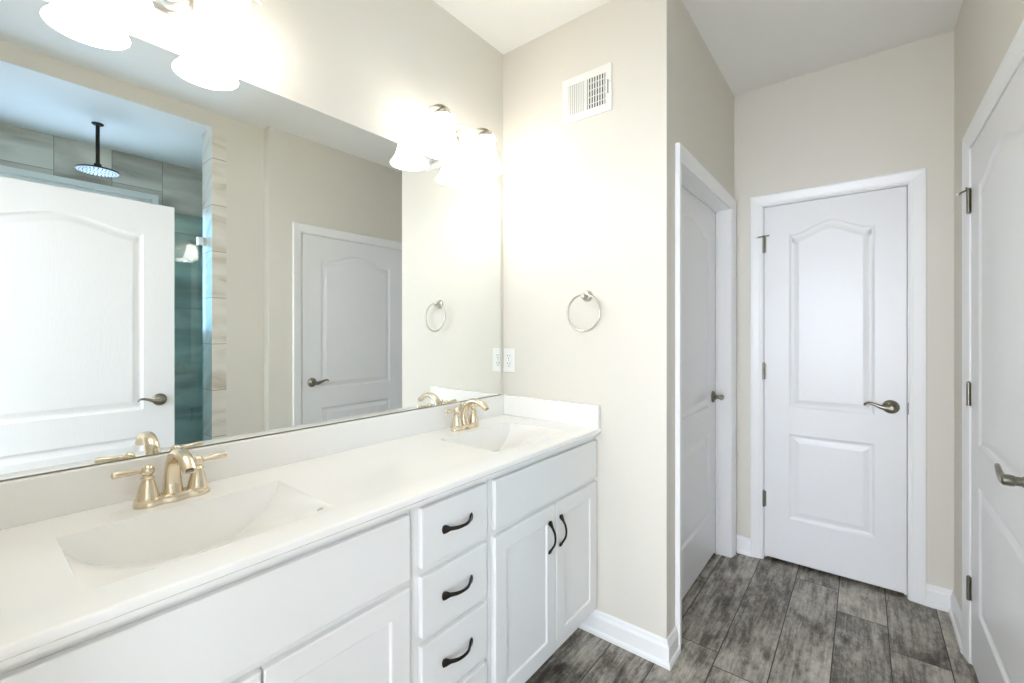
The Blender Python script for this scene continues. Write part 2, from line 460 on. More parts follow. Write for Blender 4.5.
# unseen bedroom added behind the camera, to give the daylight a source
boxes('floor_added_bedroom', M['carpet'], 'beige carpet of the added bedroom behind the doorway', 'floor', (-2.2, 4.8, -4.7, YN - 0.12, -0.06, 0.0))
boxes('ceiling_added_bedroom', M['ceiling'], 'white ceiling of the added bedroom behind the doorway', 'ceiling', (-2.2, 4.8, -4.7, YN - 0.12, H, H + 0.08))
boxes('wall_added_bedroom_left', M['wall'], 'greige wall of the added bedroom on the left', 'wall', (-2.3, -2.2, -4.7, YN - 0.12, 0, H), (-2.2, 0.0, YN - 0.22, YN - 0.12, 0, H))
boxes('wall_added_bedroom_right', M['wall'], 'greige wall of the added bedroom on the right', 'wall', (4.8, 4.9, -4.7, YN - 0.12, 0, H), (3.0, 4.8, YN - 0.22, YN - 0.12, 0, H))
boxes('wall_added_bedroom_back', M['wall'], 'greige wall of the added bedroom around its windows', 'wall',
      (-2.2, 4.8, -4.8, -4.7, 0, 0.65), (-2.2, 4.8, -4.8, -4.7, 2.25, H), *[(x0, x1, -4.8, -4.7, 0.65, 2.25) for x0, x1 in ((-2.2, -1.7), (-0.1, 0.5), (2.1, 2.7), (4.3, 4.8))])

# ------------------------------------------------------------------ windows
def window(name, label, x, y0, y1, z0, z1, axis, bars):
    """frame standing in a wall opening; axis 'x': plane of constant x"""
    w = thing(name, label, 'window', (x, y0, z0) if axis == 'x' else (y0, x, z0), kind='structure')
    W, Hh = y1 - y0, z1 - z0
    def add(bm, a0, a1, d0, d1, c0, c1):
        if axis == 'x': add_box(bm, d0, d1, a0, a1, c0, c1, 0.003)
        else: add_box(bm, a0, a1, d0, d1, c0, c1, 0.003)
    bm = BM()
    fw = 0.040
    for a in ((0, fw, -0.01, 0.06, 0, Hh), (W - fw, W, -0.01, 0.06, 0, Hh), (fw, W - fw, -0.01, 0.06, 0, fw), (fw, W - fw, -0.01, 0.06, Hh - fw, Hh)): add(bm, *a)
    obj('window_frame', bm, M['plastic'], w)
    bm = BM(); s = 0.045
    for a in ((fw, fw + s, 0.012, 0.045, fw, Hh - fw), (W - fw - s, W - fw, 0.012, 0.045, fw, Hh - fw),
              (fw + s, W - fw - s, 0.012, 0.045, fw, fw + s), (fw + s, W - fw - s, 0.012, 0.045, Hh - fw - s, Hh - fw)): add(bm, *a)
    for q in bars: add(bm, W * q - 0.015, W * q + 0.015, 0.012, 0.045, fw + s, Hh - fw - s)
    obj('sash', bm, M['plastic'], w)
    bm = BM(); add(bm, fw + s - 0.004, W - fw - s + 0.004, 0.026, 0.031, fw + s - 0.004, Hh - fw - s + 0.004)
    obj('pane', bm, M['pane'], w)
window('window_1', 'white framed window high in the tiled shower wall', 2.85, -1.68, -0.762, 1.25, 2.374, 'x', (0.52,))
for k, x0 in enumerate((-1.7, 0.5, 2.7)):  # unseen windows added to bring daylight in from behind
    window('window_%d' % (k + 2), ('added white bedroom window on the left behind the doorway', 'added white bedroom window in the middle behind the doorway', 'added white bedroom window on the right behind the doorway')[k], -4.76, x0, x0 + 1.6, 0.65, 2.25, 'y', (0.5,))

# ------------------------------------------------------------------ baseboards, casings
BASE = [(0.0, 0.0), (0.022, 0.0), (0.022, 0.012), (0.019, 0.019), (0.014, 0.022), (0.014, 0.074), (0.012, 0.080), (0.009, 0.086), (0.008, 0.096), (0.004, 0.102), (0.0, 0.102)]
def baseboard(name, label, p0, p1, nrm, m0=0.0, m1=0.0):
    """profile run from p0 to p1 along a wall whose inward normal is nrm; m0/m1 mitre the ends"""
    p0, p1, nrm = Vector((*p0, 0)), Vector((*p1, 0)), Vector((*nrm, 0))
    d = (p1 - p0).normalized(); bm = BM()
    A = [bm.verts.new(p0 + nrm * t - d * (m0 * t) + Vector((0, 0, z))) for t, z in BASE]
    B = [bm.verts.new(p1 + nrm * t + d * (m1 * t) + Vector((0, 0, z))) for t, z in BASE]
    n = len(BASE)
    for i in range(n):
        j = (i + 1) % n
        bm.faces.new((A[i], A[j], B[j], B[i]))
    bm.faces.new(A); bm.faces.new(list(reversed(B)))
    return tag(obj(name, bm, M['trim']), label, 'baseboard', kind='structure')
baseboard('baseboard_end', 'white baseboard below the towel ring wall', (0.44, 0), (XC, 0), (0, -1), 0, 1)
baseboard('baseboard_hall_left', 'short white baseboard return beside the recessed door', (XC, 0), (XC, 0.105), (1, 0), 1, 0)
baseboard('baseboard_hall_end_left', 'short white baseboard left of the hallway end door', (XC, Y2), (0.931, Y2), (0, -1), -1, 0)
baseboard('baseboard_hall_end_right', 'short white baseboard right of the hallway end door', (1.684, Y2), (XR, Y2), (0, -1), 0, -1)
baseboard('baseboard_right_far', 'white baseboard on right wall by hallway corner', (XR, Y2), (XR, 0.812), (-1, 0), -1, 0)
baseboard('baseboard_right_near', 'white baseboard on right wall by shower', (XR, -0.23), (XR, -0.399), (-1, 0), 0, 0)

CAS = [(0.0, 0.0), (0.0, 0.006), (0.006, 0.009), (0.012, 0.009), (0.018, 0.011), (0.040, 0.015), (0.050, 0.017), (0.055, 0.019), (0.060, 0.019), (0.062, 0.016), (0.062, 0.0)]
def casing(name, label, loc, rotz, x0, x1, h, depth, stop):
    """casing (on the face y=0), jamb lining and stop around an opening x0..x1 of height h; local coordinates as the doors'"""
    r = thing(name, label, 'door trim', loc, rotz, kind='structure')
    bm = BM(); g = 0.004
    X0, X1, Hh = x0 - g, x1 + g, h + g
    path = lambda w, d: [(X0 - w, -d, 0), (X0 - w, -d, Hh + w), (X1 + w, -d, Hh + w), (X1 + w, -d, 0)]
    P = [[bm.verts.new(q) for q in path(w, d)] for w, d in CAS]
    n = len(P)
    for i in range(n):
        j = (i + 1) % n
        for k in range(3): bm.faces.new((P[i][k], P[i][k + 1], P[j][k + 1], P[j][k]))
    bm.faces.new([p[0] for p in P]); bm.faces.new([p[3] for p in reversed(P)])
    obj('casing', bm, M['trim'], r)
    bm = BM(); j = 0.018
    add_box(bm, x0 - j, x0, 0.0005, depth, 0, h + j); add_box(bm, x1, x1 + j, 0.0005, depth, 0, h + j); add_box(bm, x0, x1, 0.0005, depth, h, h + j)
    obj('jamb', bm, M['trim'], r)
    if stop is not None:
        bm = BM(); s0, s1 = stop
        add_box(bm, x0, x0 + 0.011, s0, s1, 0, h - 0.011); add_box(bm, x1 - 0.011, x1, s0, s1, 0, h - 0.011); add_box(bm, x0, x1, s0, s1, h - 0.011, h)
        obj('stop', bm, M['trim'], r)
    return r

# ------------------------------------------------------------------ doors
def offset_poly(pts, d):
    """inset a counter-clockwise polygon by d"""
    n = len(pts); out = []
    for i in range(n):
        p0, p1, p2 = Vector(pts[i - 1]), Vector(pts[i]), Vector(pts[(i + 1) % n])
        a = (p1 - p0).normalized(); b = (p2 - p1).normalized()
        na, nb = Vector((-a.y, a.x)), Vector((-b.y, b.x))
        m = (na + nb); m.normalize()
        out.append(p1 + m * (d / max(0.35, m.dot(na))))
    return out

def arch_outline(x0, x1, z0, zs, rise):
    """panel outline with a cathedral top: flat shoulders sweeping up to a round crown"""
    pts = [(x0, z0), (x1, z0), (x1, zs)]
    n = 28
    for i in range(1, n):
        s = 1 - i / n
        a = abs(2 * s - 1); q = max(0.0, min(1.0, (0.84 - a) / 0.84))
        z = zs + rise * (q * q * (3 - 2 * q)) ** 0.82
        pts.append((x0 + (x1 - x0) * s, z))
    pts.append((x0, zs))
    return pts

def rect_outline(x0, x1, z0, z1): return [(x0, z0), (x1, z0), (x1, z1), (x0, z1)]

def panel_slab(w, h, t, panels, rings, both=True, edge=0.0):
    """slab 0..w x 0..h, front face y=0 (towards -y), back face y=t, each panel sunk by the (inset, depth) rings"""
    bm = BM()
    def face(y, sg):
        e = edge
        outer = [bm.verts.new((x, y, z)) for x, z in ((e, e), (w - e, e), (w - e, h - e), (e, h - e))]
        es = [bm.edges.new((outer[i], outer[(i + 1) % 4])) for i in range(4)]
        for pl in panels:
            prev = [bm.verts.new((x, y, z)) for x, z in pl]; n = len(prev)
            es += [bm.edges.new((prev[i], prev[(i + 1) % n])) for i in range(n)]
            for ins, dep in rings:
                cur = [bm.verts.new((p.x, y + sg * dep, p.y)) for p in offset_poly(pl, ins)]
                for i in range(n): bm.faces.new((prev[i], prev[(i + 1) % n], cur[(i + 1) % n], cur[i]))
                prev = cur
            bm.faces.new(prev)
        bmesh.ops.triangle_fill(bm, edges=es, use_beauty=True)
        return outer
    a = face(0.0, 1)
    if both: b = face(t, -1)
    else:
        b = [bm.verts.new((x, t, z)) for x, z in ((0, 0), (w, 0), (w, h), (0, h))]; bm.faces.new(b)
    if edge > 0:
        c = [bm.verts.new((x, edge, z)) for x, z in ((0, 0), (w, 0), (w, h), (0, h))]
        for i in range(4): bm.faces.new((a[i], a[(i + 1) % 4], c[(i + 1) % 4], c[i]))
        a = c
        if both:
            d = [bm.verts.new((x, t - edge, z)) for x, z in ((0, 0), (w, 0), (w, h), (0, h))]
            for i in range(4): bm.faces.new((b[i], b[(i + 1) % 4], d[(i + 1) % 4], d[i]))
            b = d
    for i in range(4): bm.faces.new((a[i], a[(i + 1) % 4], b[(i + 1) % 4], b[i]))
    return bm

RINGS = [(0.004, 0.002), (0.010, 0.0065), (0.016, 0.008), (0.022, 0.008), (0.034, 0.0055), (0.046, 0.0022), (0.050, 0.0018)]
def lever_set(door, x, z, sgn, y=0.0, out=-1):
    """rose and wave lever on the face y, reaching out along -y; the lever runs towards sgn*x"""
    h = bpy.data.objects.new('door_handle', None); COL.objects.link(h); h.parent = door; h.location = (x, y, z); h.empty_display_size = 0.03
    o = out
    fw = Matrix.Rotation(PI / 2 if o < 0 else -PI / 2, 4, 'X')      # local z -> outwards
    bm = BM(); add_lathe(bm, [(0.034, 0.0), (0.034, 0.004), (0.031, 0.009), (0.024, 0.013), (0.016, 0.016), (0.0125, 0.022)], 36, fw)
    obj('rose', bm, M['pewter'], h, 40)
    bm = BM(); add_lathe(bm, [(0.0115, 0.018), (0.0115, 0.034), (0.0135, 0.036), (0.0145, 0.044), (0.0135, 0.056), (0.009, 0.060)], 28, fw)
    obj('spindle', bm, M['pewter'], h, 40)
    P = [(0, -0.050, 0.0), (0.016, -0.052, -0.003), (0.036, -0.053, 0.001), (0.058, -0.053, 0.009), (0.078, -0.052, 0.015), (0.093, -0.050, 0.015), (0.102, -0.047, 0.010), (0.103, -0.045, 0.004)]
    P = [(sgn * a, o * -b, c) for a, b, c in P]
    bm = BM(); add_sweep(bm, smooth_path(P, 44), ramp((0, 0.0125), (0.2, 0.0125), (0.45, 0.0075), (0.85, 0.0055), (1, 0.005)), ramp((0, 0.0095), (0.25, 0.008), (0.6, 0.0055), (1, 0.005)), (0, 0, 1), 16)
    obj('lever', bm, M['pewter'], h, 40)
    return h

def hinge(door, x, z, stop=0, y=0.0):
    """butt hinge knuckle with leaf edges; stop adds a hinge-pin door stop"""
    h = bpy.data.objects.new('hinge', None); COL.objects.link(h); h.parent = door; h.location = (x, y, z); h.empty_display_size = 0.03
    bm = BM()
    for k in range(5): add_lathe(bm, [(0.0066, -0.044 + k * 0.0178), (0.0066, -0.0272 + k * 0.0178)], 18, Matrix.Translation((0, -0.0075, 0)))
    add_lathe(bm, [(0.0042, -0.0475), (0.0056, -0.046), (0.0056, 0.046), (0.0042, 0.0495)], 18, Matrix.Translation((0, -0.0075, 0)))
    obj('knuckle', bm, M['pewter'], h, 40)
    bm = BM(); add_box(bm, -0.0115, 0.0115, -0.0016, 0.003, -0.044, 0.044)
    obj('hinge_leaf', bm, M['pewter'], h)
    if stop:
        bm = BM()
        add_lathe(bm, [(0.0085, 0.046), (0.0085, 0.051), (0.005, 0.055)], 18, Matrix.Translation((0, -0.0075, 0)))
        add_sweep(bm, smooth_path([(0, -0.010, 0.048), (0.016 * stop, -0.016, 0.049), (0.030 * stop, -0.017, 0.050)], 10), 0.0032, 0.0032, (0, 0, 1), 10)
        add_sweep(bm, smooth_path([(0, -0.010, 0.048), (-0.016 * stop, -0.024, 0.045), (-0.034 * stop, -0.030, 0.042)], 10), 0.0036, 0.0036, (0, 0, 1), 10)
        obj('door_stop', bm, M['pewter'], h, 40)
        bm = BM()
        add_lathe(bm, [(0.004, 0), (0.0075, 0.002), (0.0075, 0.008), (0.005, 0.010)], 16, Matrix.Translation((-0.034 * stop, -0.030, 0.042)) @ Matrix.Rotation(PI / 2, 4, 'X'))
        obj('bumper', bm, M['plastic'], h, 40)
    return h

def door(name, label, loc, rotz, w, h, st, lever=None, hinges=(), back_lever=False):
    d = thing(name, label, 'door', loc, rotz, kind='structure')
    top = arch_outline(st, w - st, 0.87, 1.845, 0.058); bot = rect_outline(st, w - st, 0.24, 0.722)
    obj('slab', panel_slab(w, h, 0.035, [top, bot], RINGS, True, 0.0015), M['door'], d)
    if lever:
        lever_set(d, *lever)
        if back_lever: lever_set(d, lever[0], lever[1], lever[2], 0.035, 1)
        bm = BM(); fx = w if lever[0] > w / 2 else 0.0
        add_box(bm, fx - 0.0008, fx + 0.0008, 0.006, 0.030, lever[1] - 0.028, lever[1] + 0.028)
        obj('latch_plate', bm, M['pewter'], d)
    for x, z, s in hinges: hinge(d, x, z, s)
    return d

# hallway end door
casing('trim_3', 'white casing around the hallway end door', (0.993, Y2 - 0.0008, 0), 0, -0.0, 0.626, 2.043, 0.117, (0.040, 0.075))
d2 = door('door_1', 'white two-panel door closed at the hallway end', (0.996, Y2 + 0.001, 0.022), 0, 0.620, 2.018, 0.122,
     (0.560, 0.920, -1), [(-0.001, 1.800, 1), (-0.001, 1.068, 0), (-0.001, 0.331, 0)])
bm = BM(); add_box(bm, 0.624, 0.632, -0.0075, 0.012, 0.888, 0.948, 0.002); 
obj('strike_plate', bm, M['pewter'], d2)
# near right door
casing('trim_4', 'white casing around the near door on right wall', (XR + 0.0008, 0.750, 0), -PI / 2, 0.0, 0.919, 2.043, 0.117, (0.040, 0.075))
door('door_2', 'white two-panel door closed at right edge, with hinges and lever', (XR - 0.001, 0.746, 0.022), -PI / 2, 0.911, 2.018, 0.142,
     (0.838, 0.920, -1), [(-0.001, 1.812, 1), (-0.001, 1.050, 0), (-0.001, 0.280, 0)])
# recessed door on the hallway's left wall
casing('trim_5', 'white casing around the recessed door on the left', (XC + 0.0008, 0.168, 0), PI / 2, 0.0, 0.897, 2.033, 0.115, (0.066, 0.076))
door('door_3', 'white door recessed in the hallway left wall', (0.760, 0.171, 0.020), PI / 2, 0.891, 2.010, 0.142, (0.820, 0.922, -1))
# open entrance door beside the camera, seen in the mirror
casing('trim_6', 'white casing around the entrance doorway', (1.717, YN - 0.0005, 0), PI, 0.0, 0.923, 2.045, 0.117, None)
door('door_4', 'white two-panel door standing open, seen in the mirror', (1.700, -0.9535, 0.018), -PI / 2, 0.900, 2.022, 0.142, (0.070, 0.917, 1), back_lever=True)

# ------------------------------------------------------------------ vanity: three base cabinets
XF = 0.536
CR = [(0.0025, 0.0012), (0.0055, 0.0055), (0.0060, 0.0060)]
def pull(parent, loc, vertical):
    """arched bronze pull with flared paddle ends; local x runs along the drawer, -y outwards"""
    P = [(-0.060, -0.003, 0), (-0.050, -0.006, 0), (-0.038, -0.014, 0), (-0.020, -0.024, 0), (0, -0.027, 0), (0.020, -0.024, 0), (0.038, -0.014, 0), (0.050, -0.006, 0), (0.060, -0.003, 0)]
    if vertical: P = [(0, b, a) for a, b, c in P]
    wd = ramp((0, 0.0060), (0.05, 0.0125), (0.14, 0.0120), (0.25, 0.0060), (0.5, 0.0044), (0.75, 0.0060), (0.86, 0.0120), (0.95, 0.0125), (1, 0.0060))
    th = ramp((0, 0.0025), (0.1, 0.0040), (0.5, 0.0036), (0.9, 0.0040), (1, 0.0025))
    bm = BM(); add_sweep(bm, smooth_path(P, 48), wd, th, (1, 0, 0) if vertical else (0, 0, 1), 14)
    return obj('handle', bm, M['bronze'], parent, 50, loc)

def cab_front(cab, name, y0, y1, z0, z1, flat=False, handle=None, base_y=0.0):
    w, h = y1 - y0, z1 - z0
    if flat: bm = BM(); add_box(bm, 0, w, 0, 0.018, 0, h, 0.003)
    else: bm = panel_slab(w, h, 0.018, [rect_outline(0.056, w - 0.056, 0.056, h - 0.056)], CR, False, 0.003)
    o = obj(name, bm, M['cabinet'], cab, None, (y0 - base_y, 0, z0))
    if handle: pull(o, (handle[0] - y0, 0, handle[1] - z0), handle[2])
    return o

def cabinet(label, y0, y1, group=None, rails=(), stiles=()):
    # local x = world y, local -y = into the room
    c = thing('vanity_cabinet', label, 'cabinet', (XF, y0, 0), PI / 2, group)
    w = y1 - y0; bm = BM()
    for a in ((0, 0.018, 0.0385, 0.526, 0.10, 0.868), (w - 0.018, w, 0.0385, 0.526, 0.10, 0.868), (0.018, w - 0.018, 0.0385, 0.510, 0.10, 0.118),
              (0.018, w - 0.018, 0.510, 0.526, 0.10, 0.868)): add_box(bm, *a)
    fs = 0.034                                                      # face frame: stiles, rails and a rail behind every gap
    add_box(bm, 0, fs, 0.0185, 0.0385, 0.10, 0.868); add_box(bm, w - fs, w, 0.0185, 0.0385, 0.10, 0.868)
    for z0, z1 in rails: add_box(bm, fs, w - fs, 0.0185, 0.0385, z0, z1)
    for q0, q1 in stiles: add_box(bm, q0 - y0, q1 - y0, 0.0190, 0.0380, 0.136, 0.834)
    obj('body', bm, M['cabinet'], c)
    bm = BM(); add_box(bm, 0.0, w, 0.085, 0.526, 0.0, 0.10)
    obj('toe_kick', bm, M['cabinet'], c)
    return c
y0 = -0.7065
c = cabinet('white sink cabinet next to the towel ring wall, two doors with pulls', y0, -0.003, 'white vanity base cabinets', ((0.10, 0.135), (0.652, 0.705), (0.835, 0.868)), ((-0.36, -0.31),))
cab_front(c, 'false_front', -0.690, -0.008, 0.688, 0.848, True, base_y=y0)
cab_front(c, 'door', -0.690, -0.3375, 0.114, 0.667, False, (-0.383, 0.558, True), y0)
cab_front(c, 'door', -0.3325, -0.008, 0.114, 0.667, False, (-0.307, 0.558, True), y0)
y0 = -1.0125
c = cabinet('white middle cabinet with a stack of four drawers', y0, -0.7075, 'white vanity base cabinets', ((0.10, 0.135), (0.285, 0.330), (0.472, 0.517), (0.656, 0.702), (0.838, 0.868)))
for z0, z1 in ((0.690, 0.850), (0.505, 0.668), (0.318, 0.484), (0.114, 0.298)):
    cab_front(c, 'drawer', -0.987, -0.728, z0, z1, True, (-0.858, (z0 + z1) / 2 + 0.002, False), y0)
y0 = -1.880
c = cabinet('white sink cabinet left of the drawers, nearest the camera', y0, -1.0135, 'white vanity base cabinets', ((0.10, 0.135), (0.652, 0.705), (0.835, 0.868)), ((-1.41, -1.355), (-1.85, -1.72)))
cab_front(c, 'false_front', -1.735, -1.025, 0.682, 0.848, True, base_y=y0)
cab_front(c, 'door', -1.735, -1.3845, 0.114, 0.661, False, (-1.430, 0.530, True), y0)
cab_front(c, 'door', -1.3795, -1.025, 0.114, 0.661, False, (-1.335, 0.530, True), y0)

# ------------------------------------------------------------------ countertop with two integral basins
ZK = 0.900
ct = thing('vanity_countertop', 'long white cultured marble countertop with two integral sinks', 'countertop', (0, 0, 0.868))
BX0, BX1, BHW, BD, BK = 0.160, 0.466, 0.219, 0.122, 0.20
def basin_depth(q, p):
    """scoop: q along the counter (-1..1), p from the foot of the back slope (0) to the front rim (1)"""
    a = max(0.0, 1 - q * q) ** 0.6
    return BD * a * (1 - p) * (1 - 0.25 * p)
BC = (-1.407, -0.362)
XFK = 0.553; YL = -1.882; YR = -0.0015
bm = BM()
edge = 0.006
outer = [(0.0015, YL), (XFK - edge, YL), (XFK - edge, YR), (0.0015, YR)]
ov = [bm.verts.new((x, y, ZK)) for x, y in outer]
es = [bm.edges.new((ov[i], ov[(i + 1) % 4])) for i in range(4)]
for yc in BC:
    L = [(BX0, yc - BHW), (BX1, yc - BHW), (BX1, yc + BHW), (BX0, yc + BHW)]
    vs = [bm.verts.new((x, y, ZK)) for x, y in L]
    es += [bm.edges.new((vs[i], vs[(i + 1) % 4])) for i in range(4)]
bmesh.ops.triangle_fill(bm, edges=es, use_beauty=True)
# front edge: eased top, then an undercut step
prof = [(XFK - edge, ZK), (XFK - 0.0025, ZK - 0.0015), (XFK, ZK - 0.006), (XFK, ZK - 0.017), (XFK - 0.003, ZK - 0.020), (XFK - 0.008, ZK - 0.021), (XFK - 0.008, ZK - 0.031), (XFK - 0.034, ZK - 0.031)]
A = [bm.verts.new((x, YL, z)) for x, z in prof]; B = [bm.verts.new((x, YR, z)) for x, z in prof]
for i in range(len(prof) - 1): bm.faces.new((A[i], A[i + 1], B[i + 1], B[i]))
bmesh.ops.remove_doubles(bm, verts=bm.verts[:], dist=0.0002)
obj('top', bm, M['marble'], ct, 40, (0, 0, -0.868))
for yc in BC:
    # sloped back face dropping to an arc, then a scooped floor rising to the front rim
    bm = BM(); nq, np_ = 64, 28
    qs = [-math.cos(PI * i / nq) for i in range(nq + 1)]
    grid = []
    for k in range(9):                                               # back face, straight edge down to the arc
        t = k / 8
        grid.append([(BX0 + BK * basin_depth(q, 0) * t, q, basin_depth(q, 0) * t) for q in qs])
    for i in range(1, np_ + 1):
        p = i / np_
        grid.append([(BX0 + BK * basin_depth(q, 0) + (BX1 - BX0 - BK * basin_depth(q, 0)) * p, q, basin_depth(q, p)) for q in qs])
    G = [[bm.verts.new((x, yc + BHW * q, ZK - d)) for x, q, d in row] for row in grid]
    for A, B in zip(G, G[1:]):
        for j in range(nq): bm.faces.new((A[j], B[j], B[j + 1], A[j + 1]))
    bmesh.ops.remove_doubles(bm, verts=bm.verts[:], dist=0.00002)
    b = obj('basin', bm, M['marble'], ct, 25, (0, 0, -0.868))
    if yc == BC[0]:
        q, p = 0.885, 0.90
        nz_ = Vector((-0.25, -0.18, 1)).normalized().to_track_quat('Z', 'Y').to_matrix().to_4x4()
        bm = BM(); add_lathe(bm, [(0.0075, 0.0), (0.0075, 0.0012), (0.0050, 0.0012), (0.0045, -0.001)], 24, Matrix.Translation((BX0 + (BX1 - BX0) * p, yc + BHW * q, ZK - basin_depth(q, p) + 0.0005)) @ nz_)
        obj('overflow_ring', bm, M['satin'], b, 40)
bm = BM(); add_box(bm, 0.0015, 0.021, YL, YR, ZK - 0.0005, 0.9985, 0.003)
obj('backsplash', bm, M['marble'], ct, None, (0, 0, -0.868))
bm = BM(); add_box(bm, 0.0205, 0.549, -0.021, YR, ZK - 0.0005, 0.9985, 0.003)
obj('side_splash', bm, M['marble'], ct, None, (0, 0, -0.868))

# ------------------------------------------------------------------ mirror
mi = thing('wall_mirror', 'long frameless wall mirror above the vanity backsplash', 'mirror', (0, -1.0, 1.0))
bm = BM(); add_box(bm, 0.0005, 0.006, -0.880, 0.970, 0.0005, 1.0635)
obj('glass', bm, M['mirror'], mi)
bm = BM(); add_box(bm, 0.0005, 0.0085, -0.880, 0.970, -0.001, 0.0020)
obj('channel', bm, M['pewter'], mi)
for yy in (-0.30, 0.45):
    bm = BM(); add_box(bm, 0.0062, 0.0085, yy - 0.006, yy + 0.006, 1.056, 1.068, 0.001)
    obj('clip', bm, M['chrome'], mi)

# ------------------------------------------------------------------ faucets
def make_faucet(label, loc, group):
    f = thing('faucet', label, 'faucet', loc, 0, group)
    bm = BM()
    # deck plate: a rounded bar with three swellings
    n = 64; rings = []
    for sc, z in ((1.0, 0.0), (1.0, 0.006), (0.94, 0.011), (0.84, 0.016), (0.70, 0.019)):
        ring = []
        for i in range(n):
            a = 2 * PI * i / n
            yy = 0.078 * math.copysign(abs(math.sin(a)) ** 0.75, math.sin(a))
            wdt = 0.0255 + 0.0035 * math.cos(yy / 0.051 * 2 * PI) * (abs(yy) < 0.077)
            xx = wdt * math.copysign(abs(math.cos(a)) ** 0.55, math.cos(a))
            k = 0.001
            ring.append(bm.verts.new((xx * sc, yy - (1 - sc) * 0.35 * yy, z)))
        rings.append(ring)
    for P, Q in zip(rings, rings[1:]):
        for i in range(n): bm.faces.new((P[i], P[(i + 1) % n], Q[(i + 1) % n], Q[i]))
    bm.faces.new(list(reversed(rings[0]))); bm.faces.new(rings[-1])
    obj('base_plate', bm, M['nickel'], f, 45)
    for s in (-1, 1):
        bm = BM()
        T = Matrix.Translation((0, s * 0.051, 0.012))
        add_lathe(bm, [(0.0258, 0), (0.0258, 0.005), (0.0230, 0.008), (0.0212, 0.014), (0.0186, 0.027), (0.0158, 0.039), (0.0126, 0.049), (0.0112, 0.052), (0.0140, 0.0535), (0.0140, 0.057), (0.0100, 0.060), (0.0090, 0.064)], 28, T)
        hb = obj('handle_base', bm, M['nickel'], f, 40)
        bm = BM()
        add_lathe(bm, [(0.0001, -0.0140)] + [(0.0140 * math.sin(PI * k / 12), -0.0140 * math.cos(PI * k / 12)) for k in range(1, 12)] + [(0.0001, 0.0140)], 24, Matrix.Translation((0, s * 0.051, 0.084)), False, False)
        P = [(0, s * 0.058, 0.085), (0.001, s * 0.072, 0.0860), (0.002, s * 0.088, 0.0870), (0.003, s * 0.104, 0.0880), (0.004, s * 0.118, 0.0880)]
        add_sweep(bm, smooth_path(P, 24), ramp((0, 0.0050), (0.25, 0.0052), (0.55, 0.0075), (0.85, 0.0085), (0.96, 0.007), (1, 0.003)), ramp((0, 0.0050), (0.25, 0.0052), (0.55, 0.0085), (0.85, 0.0095), (0.96, 0.0075), (1, 0.003)), (0, 0, 1), 16)
        obj('lever', bm, M['nickel'], f, 50)
    bm = BM()
    P = [(-0.004, 0, 0.014), (-0.007, 0, 0.042), (-0.004, 0, 0.076), (0.010, 0, 0.103), (0.038, 0, 0.121), (0.070, 0, 0.123), (0.100, 0, 0.114), (0.125, 0, 0.095)]
    add_sweep(bm, smooth_path(P, 56), ramp((0, 0.0225), (0.12, 0.0195), (0.35, 0.0165), (0.7, 0.0150), (1, 0.0140)), ramp((0, 0.0235), (0.12, 0.0165), (0.35, 0.0130), (0.7, 0.0115), (1, 0.0105)), (0, 1, 0), 24, flat=2.4)
    sp = obj('spout', bm, M['nickel'], f, 50)
    bm = BM(); dv = Vector((0.018, 0, -0.026)).normalized()
    rot = dv.to_track_quat('Z', 'Y').to_matrix().to_4x4()
    add_lathe(bm, [(0.0085, -0.002), (0.0085, 0.0012)], 20, Matrix.Translation((0.125, 0, 0.0948)) @ rot)
    obj('aerator', bm, M['pewter'], sp, 40)
    bm = BM()
    add_lathe(bm, [(0.0026, 0.010), (0.0026, 0.092), (0.0046, 0.095), (0.0062, 0.101), (0.0056, 0.108), (0.002, 0.112)], 16, Matrix.Translation((-0.026, 0, 0)))
    obj('lift_rod', bm, M['nickel'], f, 40)
    return f
f1 = make_faucet('champagne nickel faucet behind the sink with the small overflow ring', (0.096, -1.413, ZK), 'champagne nickel sink faucets')
dup(f1, (0.093, -0.373, ZK), 'champagne nickel faucet at the far sink, near the towel ring wall')

